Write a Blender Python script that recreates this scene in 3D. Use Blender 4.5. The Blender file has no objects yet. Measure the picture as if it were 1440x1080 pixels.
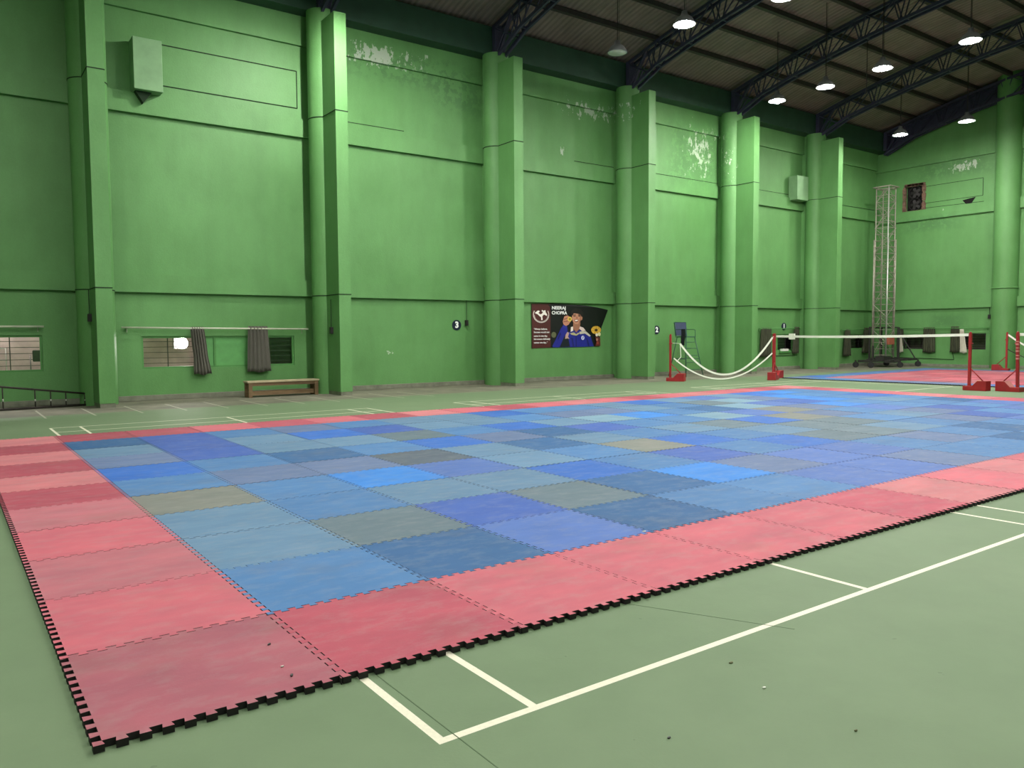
import bpy, bmesh, math, random
from mathutils import Vector, Matrix
random.seed(7)
S = bpy.context.scene
COL = S.collection
PI = math.pi

# ------------------------------------------------------------------ helpers
def lin(r, g, b):
    f = lambda c: (c / 255 / 12.92) if c / 255 <= 0.04045 else ((c / 255 + 0.055) / 1.055) ** 2.4
    return (f(r), f(g), f(b), 1.0)

class MB:
    """collects shapes for ONE mesh object"""
    def __init__(self):
        self.bm = bmesh.new()
        self.mi = 0
    def face(self, pts):
        f = self.bm.faces.new([self.bm.verts.new(p) for p in pts])
        f.material_index = self.mi
        return f
    def box(self, x0, x1, y0, y1, z0, z1):
        v = [self.bm.verts.new((x, y, z)) for x in (x0, x1) for y in (y0, y1) for z in (z0, z1)]
        for q in ((0, 1, 3, 2), (4, 6, 7, 5), (0, 4, 5, 1), (2, 3, 7, 6), (0, 2, 6, 4), (1, 5, 7, 3)):
            self.bm.faces.new([v[i] for i in q]).material_index = self.mi
        return self
    def tube(self, p, q, r, n=8, r2=None):
        p, q = Vector(p), Vector(q)
        d = (q - p).normalized()
        a = d.orthogonal().normalized()
        b = d.cross(a)
        r2 = r if r2 is None else r2
        A = [self.bm.verts.new(p + (a * math.cos(2 * PI * i / n) + b * math.sin(2 * PI * i / n)) * r) for i in range(n)]
        B = [self.bm.verts.new(q + (a * math.cos(2 * PI * i / n) + b * math.sin(2 * PI * i / n)) * r2) for i in range(n)]
        for i in range(n):
            f = self.bm.faces.new([A[i], A[(i + 1) % n], B[(i + 1) % n], B[i]])
            f.smooth = n > 6; f.material_index = self.mi
        self.bm.faces.new(A[::-1]).material_index = self.mi
        self.bm.faces.new(B).material_index = self.mi
        return self
    def bar(self, p, q, w, h, up=(0, 0, 1)):
        p, q = Vector(p), Vector(q)
        d = (q - p).normalized()
        u = Vector(up)
        if abs(d.dot(u)) > 0.98:
            u = Vector((1, 0, 0))
        s = d.cross(u).normalized()
        u = s.cross(d)
        v = []
        for e in (p, q):
            for a, b in ((-1, -1), (1, -1), (1, 1), (-1, 1)):
                v.append(self.bm.verts.new(e + s * a * w / 2 + u * b * h / 2))
        for f in ((0, 1, 5, 4), (1, 2, 6, 5), (2, 3, 7, 6), (3, 0, 4, 7), (3, 2, 1, 0), (4, 5, 6, 7)):
            self.bm.faces.new([v[i] for i in f]).material_index = self.mi
        return self
    def prism(self, pts, f0, f1):
        """pts: list of 2-D points, f0/f1 map a 2-D point to the two end faces"""
        A = [self.bm.verts.new(f0(*p)) for p in pts]
        B = [self.bm.verts.new(f1(*p)) for p in pts]
        n = len(pts)
        self.bm.faces.new(A[::-1]).material_index = self.mi
        self.bm.faces.new(B).material_index = self.mi
        for i in range(n):
            self.bm.faces.new([A[i], A[(i + 1) % n], B[(i + 1) % n], B[i]]).material_index = self.mi
        return self
    def lathe(self, prof, c=(0, 0, 0), n=24, cap=True):
        c = Vector(c)
        rings = []
        for r, z in prof:
            rings.append([self.bm.verts.new(c + Vector((max(r, 1e-4) * math.cos(2 * PI * i / n), max(r, 1e-4) * math.sin(2 * PI * i / n), z))) for i in range(n)])
        for k in range(len(rings) - 1):
            for i in range(n):
                f = self.bm.faces.new([rings[k][i], rings[k][(i + 1) % n], rings[k + 1][(i + 1) % n], rings[k + 1][i]])
                f.smooth = True; f.material_index = self.mi
        return self
    def sphere(self, c, r, n=14):
        prof = [(r * math.sin(PI * k / n), -r * math.cos(PI * k / n)) for k in range(n + 1)]
        return self.lathe(prof, c, 2 * n)
    def path(self, pts, r, n=6):
        for a, b in zip(pts[:-1], pts[1:]):
            self.tube(a, b, r, n)
        return self
    def build(self, name, mats, parent=None, bevel=0):
        bmesh.ops.recalc_face_normals(self.bm, faces=self.bm.faces[:])
        me = bpy.data.meshes.new(name)
        self.bm.to_mesh(me); self.bm.free()
        for m in (mats if isinstance(mats, (list, tuple)) else [mats]):
            me.materials.append(m)
        o = bpy.data.objects.new(name, me)
        COL.objects.link(o)
        if parent:
            o.parent = parent
        if bevel:
            b = o.modifiers.new('bevel', 'BEVEL'); b.width = bevel; b.segments = 2; b.limit_method = 'ANGLE'
        return o

def tag(o, label, cat, group=None):
    o['label'] = label; o['category'] = cat
    if group: o['group'] = group
    return o
def empty(name, loc, label, cat, group=None, rz=0):
    o = bpy.data.objects.new(name, None); COL.objects.link(o)
    o.location = loc; o.rotation_euler = (0, 0, rz); o.empty_display_size = .1
    return tag(o, label, cat, group)
def struct(o):
    o['kind'] = 'structure'
    return o
def copy_tree(o, parent=None):
    c = o.copy(); COL.objects.link(c)
    if parent: c.parent = parent
    for ch in o.children:
        copy_tree(ch, c)
    return c
ORD = ['zeroth', 'first', 'second', 'third', 'fourth', 'fifth', 'sixth', 'seventh', 'eighth', 'ninth', 'tenth', 'eleventh', 'twelfth',
       'thirteenth', 'fourteenth', 'fifteenth', 'sixteenth', 'seventeenth', 'eighteenth', 'nineteenth', 'twentieth']

# ---------------------------------------------------------------- materials
class NT:
    def __init__(self, name):
        self.m = bpy.data.materials.new(name); self.m.use_nodes = True
        self.t = self.m.node_tree; self.b = self.t.nodes['Principled BSDF']
    def n(self, typ, **kw):
        x = self.t.nodes.new(typ)
        for k, v in kw.items(): setattr(x, k, v)
        return x
    def l(self, a, b): self.t.links.new(a, b)
    def coord(self, kind='Object'):
        return self.n('ShaderNodeTexCoord').outputs[kind]
    def noise(self, vec, scale, detail=4, rough=.55, stretch=None):
        if stretch:
            mp = self.n('ShaderNodeMapping'); mp.inputs['Scale'].default_value = stretch
            self.l(vec, mp.inputs[0]); vec = mp.outputs[0]
        x = self.n('ShaderNodeTexNoise'); x.inputs['Scale'].default_value = scale
        x.inputs['Detail'].default_value = detail; x.inputs['Roughness'].default_value = rough
        self.l(vec, x.inputs['Vector'])
        return x.outputs['Fac']
    def ramp(self, fac, stops):
        x = self.n('ShaderNodeValToRGB'); e = x.color_ramp.elements
        e[0].position, e[0].color = stops[0]; e[1].position, e[1].color = stops[1]
        for p, c in stops[2:]:
            k = e.new(p); k.color = c
        self.l(fac, x.inputs[0])
        return x.outputs[0]
    def mix(self, fac, a, b, blend='MIX'):
        x = self.n('ShaderNodeMix', data_type='RGBA', blend_type=blend)
        if isinstance(fac, (int, float)): x.inputs[0].default_value = fac
        else: self.l(fac, x.inputs[0])
        for s, v in ((6, a), (7, b)):
            if isinstance(v, tuple): x.inputs[s].default_value = v
            else: self.l(v, x.inputs[s])
        return x.outputs[2]
    def math(self, op, a, b=0.0, clamp=False):
        x = self.n('ShaderNodeMath', operation=op, use_clamp=clamp)
        for i, v in enumerate((a, b)):
            if isinstance(v, (int, float)): x.inputs[i].default_value = v
            else: self.l(v, x.inputs[i])
        return x.outputs[0]
    def bump(self, h, strength=.3, dist=.02):
        x = self.n('ShaderNodeBump'); x.inputs['Strength'].default_value = strength; x.inputs['Distance'].default_value = dist
        self.l(h, x.inputs['Height']); self.l(x.outputs[0], self.b.inputs['Normal'])
    def done(self, col, rough=.6, metal=0, spec=.5):
        if isinstance(col, tuple): self.b.inputs['Base Color'].default_value = col
        else: self.l(col, self.b.inputs['Base Color'])
        self.b.inputs['Roughness'].default_value = rough
        self.b.inputs['Metallic'].default_value = metal
        self.b.inputs['Specular IOR Level'].default_value = spec
        return self.m

def grey(v): return (v, v, v, 1)
def simple(name, rgb, rough=.6, metal=0, var=.12, scale=6, spec=.5):
    k = NT(name); v = k.coord()
    f = k.noise(v, scale)
    c = k.mix(1.0, lin(*rgb), k.ramp(f, [(.3, grey(1 - var)), (.7, grey(1 + var * .4))]), 'MULTIPLY')
    return k.done(c, rough, metal, spec)
def flat(name, rgb, rough=.7, spec=.3):
    return NT(name).done(lin(*rgb), rough, 0, spec)

# peeled / damp patches on the plaster: (centre, half size, threshold)
def box_mask(k, pos, c, h):
    sx = k.n('ShaderNodeSeparateXYZ'); k.l(pos, sx.inputs[0])
    out = None
    for i in range(3):
        d = k.math('ABSOLUTE', k.math('SUBTRACT', sx.outputs[i], c[i]))
        e = k.math('DIVIDE', d, h[i])
        out = e if out is None else k.math('MAXIMUM', out, e)
    return k.math('SUBTRACT', 1.0, out, True)          # 1 in the middle .. 0 at the edge

def wall_paint(name, patches=(), damp=()):
    k = NT(name); v = k.coord()
    big = k.noise(v, .55, 3, .5)
    mid = k.noise(v, 2.2, 5, .6, (1, 1, .45))
    fine = k.noise(v, 26, 3, .6)
    streak = k.noise(v, 3.2, 3, .55, (1.0, 1.0, .05))
    c = k.mix(1.0, GREEN, k.ramp(big, [(.3, (.86, .88, .84, 1)), (.7, (1.08, 1.05, 1.1, 1))]), 'MULTIPLY')
    c = k.mix(1.0, c, k.ramp(mid, [(.3, grey(.92)), (.7, grey(1.05))]), 'MULTIPLY')
    c = k.mix(1.0, c, k.ramp(streak, [(.32, grey(.97)), (.68, grey(1.02))]), 'MULTIPLY')
    c = k.mix(.6, c, k.ramp(fine, [(.3, grey(.94)), (.7, grey(1.05))]), 'MULTIPLY')
    for pc, ph, th in damp:
        m = box_mask(k, v, pc, ph)
        n = k.noise(v, 5, 6, .7)
        f = k.math('MULTIPLY', k.math('GREATER_THAN', n, th), k.math('MULTIPLY', m, 1.6, True))
        c = k.mix(k.math('MULTIPLY', f, .35), c, lin(60, 95, 62))
    for pc, ph, th in patches:
        m = box_mask(k, v, pc, ph)
        n = k.noise(v, 3.6, 9, .72, (1.3, 1.3, .8))
        lim = k.math('SUBTRACT', th + .16, k.math('MULTIPLY', m, .2))
        f = k.math('GREATER_THAN', n, lim)
        f = k.math('MULTIPLY', f, k.math('GREATER_THAN', m, .02))
        c = k.mix(k.math('MULTIPLY', f, .62), c, lin(196, 202, 190))
    # lime specks
    sp = k.noise(v, 7, 2, .5)
    k.bump(k.math('ADD', fine, k.math('MULTIPLY', mid, 1.5)), .25, .012)
    return k.done(c, .55, 0, .35)

GREEN = lin(92, 142, 82)
M = {}
M['wall'] = wall_paint('green wall paint',
    patches=[((9.5, 19, 9.82), (1.5, 1.5, .34), .46), ((23.5, 19, 8.85), (1.2, 1.0, 1.4), .51), ((24.4, 18.3, 8.6), (.5, .7, 1.5), .58),
             ((17.6, 19, 9.55), (1.7, 1.5, .38), .49), ((11.1, 19, 2.2), (1.1, .6, .2), .66), ((9.6, 19, 1.08), (.25, .6, .12), .55),
             ((16.4, 19, 7.95), (.2, .6, .22), .5)],
    damp=[((23.3, 19, 8.7), (2.2, 1.0, 1.6), .46), ((12.3, 19, 9.3), (1.4, .8, .9), .5), ((10, 19, 9.6), (2.5, 1, .6), .52)])
M['gutter'] = simple('shaded gutter green', (38, 70, 52), .7, var=.2, scale=2)  # shade above the lamp hoods is put into this dark green
M['wall_far'] = wall_paint('green wall paint of end wall',
    patches=[((36.6, 14.9, 9.15), (1.0, 1.1, .32), .5), ((36.6, 15.7, 7.3), (.8, .5, .12), .6)],
    damp=[((36.6, 15.4, 9.2), (1.2, 2.4, .6), .45), ((36.6, 16.4, 6.75), (1.2, 1.7, .45), .46), ((36.6, 15.4, 2.15), (1, 1.1, .4), .42)])

k = NT('green acrylic floor'); v = k.coord()
f1 = k.noise(v, .35, 4, .6); f2 = k.noise(v, 3, 6, .65); f3 = k.noise(v, 60, 2, .6)
c = k.mix(1.0, lin(104, 125, 94), k.ramp(f1, [(.3, (.90, .93, .90, 1)), (.7, (1.08, 1.04, 1.06, 1))]), 'MULTIPLY')
c = k.mix(1.0, c, k.ramp(f2, [(.3, grey(.95)), (.7, grey(1.04))]), 'MULTIPLY')
spk = k.math('GREATER_THAN', k.noise(v, 9, 2, .5), .76)
c = k.mix(k.math('MULTIPLY', spk, .3), c, lin(60, 75, 55))
k.bump(f3, .12, .004)
M['floor'] = k.done(c, .68, 0, .25)
k = NT('white court line'); v = k.coord()
f = k.noise(v, 30, 4, .7)
M['line'] = k.done(k.mix(1.0, lin(222, 218, 196), k.ramp(f, [(.3, grey(.86)), (.6, grey(1.0))]), 'MULTIPLY'), .6)
k = NT('worn concrete apron'); v = k.coord()
f = k.noise(v, 1.2, 6, .65); f2 = k.noise(v, 12, 4, .6)
c = k.ramp(f, [(.32, lin(92, 92, 78)), (.52, lin(112, 110, 94)), (.7, lin(128, 124, 108))])
c = k.mix(1.0, c, k.ramp(f2, [(.3, grey(.9)), (.7, grey(1.06))]), 'MULTIPLY')
M['concrete'] = k.done(c, .8)
M['tick'] = simple('faded white tick', (160, 160, 140), .7, var=.3, scale=20)
M['plinth'] = simple('dusty grey plinth', (118, 120, 104), .85, var=.3, scale=5)

k = NT('foam mat top'); v = k.coord()
oi = k.n('ShaderNodeObjectInfo')
ofs = k.n('ShaderNodeVectorMath', operation='SCALE'); 
cmb = k.n('ShaderNodeCombineXYZ'); k.l(oi.outputs['Random'], cmb.inputs[0]); k.l(oi.outputs['Random'], cmb.inputs[1])
k.l(cmb.outputs[0], ofs.inputs[0]); ofs.inputs['Scale'].default_value = 173.0
ad = k.n('ShaderNodeVectorMath', operation='ADD'); k.l(v, ad.inputs[0]); k.l(ofs.outputs[0], ad.inputs[1]); w = ad.outputs[0]
n1 = k.noise(w, 1.4, 5, .62, (1, 2.2, 1)); n2 = k.noise(w, 5, 6, .7, (1, 1.8, 1)); n3 = k.noise(w, 70, 2, .6); n4 = k.noise(w, 1.1, 4, .6)
base = oi.outputs['Color']
c = k.mix(1.0, base, k.ramp(n1, [(.3, (.84, .88, .90, 1)), (.7, (1.12, 1.08, 1.06, 1))]), 'MULTIPLY')
dust = k.ramp(n2, [(.48, grey(0)), (.75, grey(.24))])
c = k.mix(dust, c, lin(150, 150, 148))
grime = k.ramp(n4, [(.55, grey(0)), (.8, grey(.3))])
c = k.mix(grime, c, lin(105, 100, 82))
k.bump(n3, .15, .004)
M['mat_top'] = k.done(c, .75, 0, .2)
k = NT('foam mat underside'); v = k.coord()
M['mat_side'] = k.done(lin(26, 20, 22), .8)

M['navy_steel'] = simple('dark navy painted steel', (54, 54, 78), .6, .1, var=.2)
M['purlin'] = simple('dark brown painted steel', (58, 50, 52), .65, .1, var=.2)
k = NT('corrugated roof sheet'); v = k.coord()
wv = k.n('ShaderNodeTexWave', wave_type='BANDS', bands_direction='X'); wv.inputs['Scale'].default_value = 1.55; wv.inputs['Distortion'].default_value = .15
k.l(v, wv.inputs['Vector'])
f = k.noise(v, .8, 5, .6); f2 = k.noise(v, 2.0, 4, .6, (4, .3, 1))
c = k.ramp(f, [(.3, lin(122, 106, 104)), (.7, lin(150, 132, 128))])
c = k.mix(1.0, c, k.ramp(wv.outputs['Fac'], [(.2, grey(.76)), (.6, grey(1.0))]), 'MULTIPLY')
c = k.mix(1.0, c, k.ramp(f2, [(.3, grey(.72)), (.7, grey(1.08))]), 'MULTIPLY')
k.bump(wv.outputs['Fac'], .5, .03)
M['deck'] = k.done(c, .7)

M['red_paint'] = simple('red enamel paint', (146, 24, 30), .45, 0, var=.18)
M['yellow_paint'] = simple('worn yellow top', (205, 180, 80), .6)
M['white_tape'] = simple('white net tape', (232, 234, 222), .7, var=.06)
M['tape_pink'] = simple('dusty pink face', (190, 120, 115), .6)
k = NT('net mesh'); v = k.coord('UV')
sx = k.n('ShaderNodeSeparateXYZ'); k.l(v, sx.inputs[0])
g = None
for i in (0, 1):
    q = k.math('LESS_THAN', k.math('FRACT', k.math('MULTIPLY', sx.outputs[i], 1.0)), .07)
    g = q if g is None else k.math('MAXIMUM', g, q)
k.b.inputs['Alpha'].default_value = 0; k.l(g, k.b.inputs['Alpha'])
M['net'] = k.done(lin(52, 40, 32), .9)
k = NT('curtain cloth'); v = k.coord()
f = k.noise(v, 3, 4, .6, (6, 6, .5))
M['curtain'] = k.done(k.ramp(f, [(.3, lin(36, 40, 26)), (.7, lin(66, 70, 48))]), .9)
M['curtain_grey'] = NT('grey curtain cloth').done(lin(86, 84, 76), .9)
M['curtain_white'] = simple('pale curtain lining', (196, 192, 176), .9, var=.1)
k = NT('old wood'); v = k.coord()
f = k.noise(v, 2.5, 6, .65, (.6, 6, 6))
M['wood'] = k.done(k.ramp(f, [(.3, lin(84, 62, 40)), (.7, lin(128, 104, 72))]), .7)
M['wood_top'] = simple('pale worn wood', (176, 164, 132), .7, var=.2)
M['frame_green'] = simple('green painted timber', (74, 132, 66), .6)
M['board_green'] = simple('green painted board', (88, 152, 84), .55)
M['iron'] = simple('dark iron', (38, 36, 34), .6, .3)
M['rust_iron'] = simple('rusty dark pipe', (52, 46, 42), .7, .2, var=.35, scale=14)
M['chrome'] = simple('bright aluminium', (196, 196, 190), .35, .6, var=.1)
M['alu'] = simple('dull aluminium', (150, 146, 132), .5, .4, var=.25, scale=10)
M['rod'] = simple('pale curtain rod', (198, 200, 180), .5)
M['chair_green'] = simple('dark green tube', (36, 84, 62), .5)
M['navy_vinyl'] = simple('navy vinyl', (48, 56, 86), .5)
M['black_cloth'] = simple('black cloth', (20, 22, 28), .9)
M['black_plastic'] = simple('black plastic', (22, 22, 24), .5)
M['navy_disc'] = flat('navy disc', (24, 30, 52), .5)
M['white_print'] = flat('white print', (236, 238, 236), .6)
M['rubber'] = simple('black rubber', (24, 24, 24), .8)
M['orange_box'] = simple('faded orange red', (150, 84, 62), .6)
M['dark_frame'] = simple('dark grease steel', (46, 46, 42), .6, .2)
M['hood'] = simple('grey lamp housing', (110, 112, 112), .5, .3)
M['lamp_off'] = NT('unlit lamp face').done(lin(190, 196, 190), .4)
M['cover_green'] = simple('pale green cover board', (112, 150, 106), .65, var=.15, scale=3)
M['dark_gap'] = flat('dark gap', (26, 44, 26), .9)
M['brick'] = simple('broken brick edge', (120, 92, 78), .9, var=.5, scale=9)
M['hole'] = flat('dark hollow', (16, 14, 14), .9)
M['out_wall'] = simple('pale outdoor plaster', (178, 160, 156), .9, var=.25, scale=2.5)
M['paper'] = flat('white scrap', (214, 214, 206), .8)
M['leaf'] = flat('dry leaf', (92, 92, 60), .8)
k = NT('window glass')
gl = k.n('ShaderNodeBsdfGlossy'); gl.inputs['Roughness'].default_value = .03
tr = k.n('ShaderNodeBsdfTransparent'); mx = k.n('ShaderNodeMixShader'); mx.inputs[0].default_value = .06
k.l(tr.outputs[0], mx.inputs[1]); k.l(gl.outputs[0], mx.inputs[2]); k.l(mx.outputs[0], k.t.nodes['Material Output'].inputs[0])
M['glass'] = k.m
def emit(name, rgb, strength):
    k = NT(name)
    k.b.inputs['Emission Color'].default_value = rgb; k.b.inputs['Emission Strength'].default_value = strength
    return k.done((.8, .8, .8, 1), .5)
LAMP = 1220.0
M['bulb'] = emit('lit lamp', (1.0, .97, .92, 1), LAMP)
M['bulb_strong'] = emit('strong lit lamp', (1.0, .97, .92, 1), LAMP * 1.35)
M['flood_bulb'] = emit('lit floodlight', (1.0, .93, .9, 1), 110.0)
M['yard_bulb'] = emit('lit yard lamp', (1.0, .93, .92, 1), 420.0)

# ------------------------------------------------------------------- camera
CX, CY, CZ = -1.4892, -2.5477, 1.5606
yaw, pit, rol = .6262, -.0604, -.0066
fw = Vector((math.cos(pit) * math.sin(yaw), math.cos(pit) * math.cos(yaw), math.sin(pit)))
rt = Vector((math.cos(yaw), -math.sin(yaw), 0)); up = rt.cross(fw)
r2 = math.cos(rol) * rt + math.sin(rol) * up
u2 = -math.sin(rol) * rt + math.cos(rol) * up
cam = bpy.data.cameras.new('camera'); co = bpy.data.objects.new('camera', cam); COL.objects.link(co)
mw = Matrix((r2, u2, -fw)).transposed().to_4x4(); mw.translation = (CX, CY, CZ)
co.matrix_world = mw
cam.sensor_width = 36; cam.lens = 36 * 1109.9965 / 1440; cam.clip_start = .05; cam.clip_end = 300
S.camera = co
S.view_settings.view_transform = 'Standard'; S.view_settings.look = 'None'; S.view_settings.gamma = 1
S.view_settings.exposure = 0.66
wd = bpy.data.worlds.new('night'); S.world = wd; wd.use_nodes = True
wd.node_tree.nodes['Background'].inputs[0].default_value = (.02, .025, .035, 1)
wd.node_tree.nodes['Background'].inputs[1].default_value = .3

# -------------------------------------------------------------------- shell
XB, XE, YW, YR = -10.0, 36.6, 19.05, -9.05        # back wall, end wall, left wall, right wall
X1, X2 = -10.0, 36.6
COURTS = (0.0, 8.3, 16.6, 24.9)
rects = []
for cx in COURTS:
    for a in (0, .46, 5.60, 6.06): rects.append((cx + a, cx + a + .04, 0, 13.4))
    for y0, y1 in ((0, 4.72), (8.68, 13.4)): rects.append((cx + 3.03, cx + 3.07, y0, y1))
    for a in (0, .76, 4.72, 8.64, 12.60, 13.36): rects.append((cx, cx + 6.1, a, a + .04))
ticks = [(.13 + .885 * i, .17 + .885 * i, 15.45, 17.55) for i in range(-3, 11)]
YC = 16.02
xs = sorted({X1, 37.2, *[r[0] for r in rects + ticks], *[r[1] for r in rects + ticks]})
ys = sorted({YR, 19.3, YC, *[r[2] for r in rects + ticks], *[r[3] for r in rects + ticks]})
bm = bmesh.new()
V = [[bm.verts.new((x, y, 0)) for y in ys] for x in xs]
for i in range(len(xs) - 1):
    for j in range(len(ys) - 1):
        mx_, my_ = (xs[i] + xs[i + 1]) / 2, (ys[j] + ys[j + 1]) / 2
        f = bm.faces.new((V[i][j], V[i + 1][j], V[i + 1][j + 1], V[i][j + 1]))
        f.material_index = 2 if my_ > YC else 0
        if any(r[0] < mx_ < r[1] and r[2] < my_ < r[3] for r in rects): f.material_index = 1
        elif any(r[0] < mx_ < r[1] and r[2] < my_ < r[3] for r in ticks): f.material_index = 3
me = bpy.data.meshes.new('floor'); bm.to_mesh(me); bm.free()
for q in ('floor', 'line', 'concrete', 'tick'): me.materials.append(M[q])
fl = bpy.data.objects.new('floor', me); COL.objects.link(fl); struct(fl)

def holes_wall(mb, a0, a1, z0, z1, holes, put):
    """wall strip a0..a1 x z0..z1 with rectangular holes; put(a0,a1,z0,z1) adds one block"""
    cuts = sorted({a0, a1, *[h[0] for h in holes], *[h[1] for h in holes]})
    for p, q in zip(cuts[:-1], cuts[1:]):
        hs = [h for h in holes if h[0] <= p + 1e-6 and h[1] >= q - 1e-6]
        if not hs: put(p, q, z0, z1)
        else:
            h = hs[0]
            put(p, q, z0, h[2]); put(p, q, h[3], z1)

WIN_L = [(-3.4, .47, .80, 1.66), (2.62, 6.58, .79, 1.62), (28.05, 30.1, .82, 1.58), (34.1, 36.1, .82, 1.55)]
mb = MB()
holes_wall(mb, X1, 37.0, 0, 2.72, WIN_L, lambda a, b, c, d: mb.box(a, b, YW, 19.3, c, d))
mb.box(X1, 37.0, 19.05, 19.3, 2.72, 11.5)
mb.box(X1, 37.0, 18.93, 19.06, 2.72, 3.16)          # lower lintel band
mb.box(X1, 37.0, 18.93, 19.06, 7.12, 7.62)          # middle band
mb.box(X1, 37.0, 18.95, 19.06, 9.62, 10.42)         # top band
struct(mb.build('wall_left', M['wall']))
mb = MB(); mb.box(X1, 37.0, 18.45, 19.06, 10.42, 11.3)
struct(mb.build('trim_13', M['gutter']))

PX = [1.37 + 5.80 * i for i in range(-1, 7)]
for n, x in enumerate(PX[:-1]):
    mb = MB()
    mb.lathe([(.41, 0), (.41, 10.42)], (x + .17, 18.46, 0), 32)
    mb.box(x, x + .34, 17.25, 18.5, 0.1, 10.06)
    mb.box(x + .02, x + .32, 18.5, 19.1, 0, 10.42)
    mb.mi = 2
    for z in (2.70, 7.52):
        mb.box(x - .01, x + .35, 17.24, 18.4, z, z + .022)
        mb.lathe([(.41, z), (.42, z), (.42, z + .022), (.41, z + .022)], (x + .17, 18.46, 0), 32)
    mb.mi = 1
    mb.box(x + .01, x + .33, 17.26, 18.4, 0, .1)
    struct(mb.build('wall_pillar', [M['wall'], M['plinth'], M['dark_gap']]))
mb = MB()
for a, b in zip([X1] + [x + .4 for x in PX], PX + [36.6]):
    if b > a: mb.box(a, min(b, 36.6), 18.98, 19.06, 0, .13)
struct(mb.build('baseboard_left', M['plinth'], bevel=.01))

# end wall
WIN_F = [(16.05, 17.5, .82, 1.5), (13.75, 15.2, .82, 1.55)]
mb = MB()
holes_wall(mb, YR, 19.3, 0, 2.72, WIN_F, lambda a, b, c, d: mb.box(XE, XE + .3, a, b, c, d))
HOLE = (16.72, 17.55, 7.45, 8.6)
TRI = None
holes_wall(mb, YR, 19.3, 2.72, 13.6, [HOLE], lambda a, b, c, d: mb.box(XE, XE + .3, a, b, c, d))
mb.box(XE - .12, XE + .02, YR, 19.05, 2.72, 3.16)
mb.box(XE - .12, XE + .02, YR, 19.05, 6.95, 7.42)
mb.box(XE - .10, XE + .02, YR, 19.05, 9.5, 10.35)
for yc in (12.98, 5.0, -3.0):
    mb.lathe([(.5, 0), (.5, 13)], (XE - .12, yc, 0), 32)
    mb.lathe([(.5, 3.5), (.53, 3.5), (.53, 3.56), (.5, 3.56)], (XE - .12, yc, 0), 32)
mb.box(XE - .05, XE, 17.95, 18.05, 3.2, 6.9)
struct(mb.build('wall_far', M['wall_far']))
mb = MB(); mb.box(XE - .07, XE + .01, YR, 18.98, 0, .13)
struct(mb.build('baseboard_far', M['plinth'], bevel=.01))
mb = MB(); mb.box(X1, 37, YR - .25, YR, 0, 11.5); struct(mb.build('wall_right', M['wall']))
mb = MB(); mb.box(X1 - .25, X1, YR, 19.3, 0, 13.6); struct(mb.build('wall_back', M['wall']))

# curved roof
def ztop(y): return 13.09 - .0104 * (y - 5) ** 2
def zdeck(y): return ztop(y) + .24
N = 28
mb = MB()
yy = [YR - .3 + (19.4 - YR + .3) * i / N for i in range(N + 1)]
for a, b in zip(yy[:-1], yy[1:]):
    mb.face([(X1, a, zdeck(a)), (37, a, zdeck(a)), (37, b, zdeck(b)), (X1, b, zdeck(b))])
    mb.face([(X1, a, zdeck(a) + .06), (X1, b, zdeck(b) + .06), (37, b, zdeck(b) + .06), (37, a, zdeck(a) + .06)])
struct(mb.build('ceiling', M['deck']))

# outdoor passage behind the left wall and void behind the end wall
mb = MB(); mb.box(X1, 38.5, 21.9, 22.1, 0, 3.4); mb.box(5.25, 5.4, 19.32, 21.9, 0, 3.4); mb.box(X1, 38.5, 19.3, 22.1, 3.4, 3.5)  # cross partition added to keep the floodlight from the windows further along
mb.box(38.4, 38.6, 10, 22, 0, 3.5); mb.box(36.9, 38.5, 9.9, 10, 0, 3.5); mb.box(36.9, 38.5, 10, 19.3, 3.4, 3.5)
struct(mb.build('wall_outside', M['out_wall']))
mb = MB(); mb.box(X1, 38.6, 19.3, 22.1, -.1, -.002); mb.box(36.9, 38.6, 9.9, 19.3, -.1, -.002)
struct(mb.build('floor_outside', M['concrete']))

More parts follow.
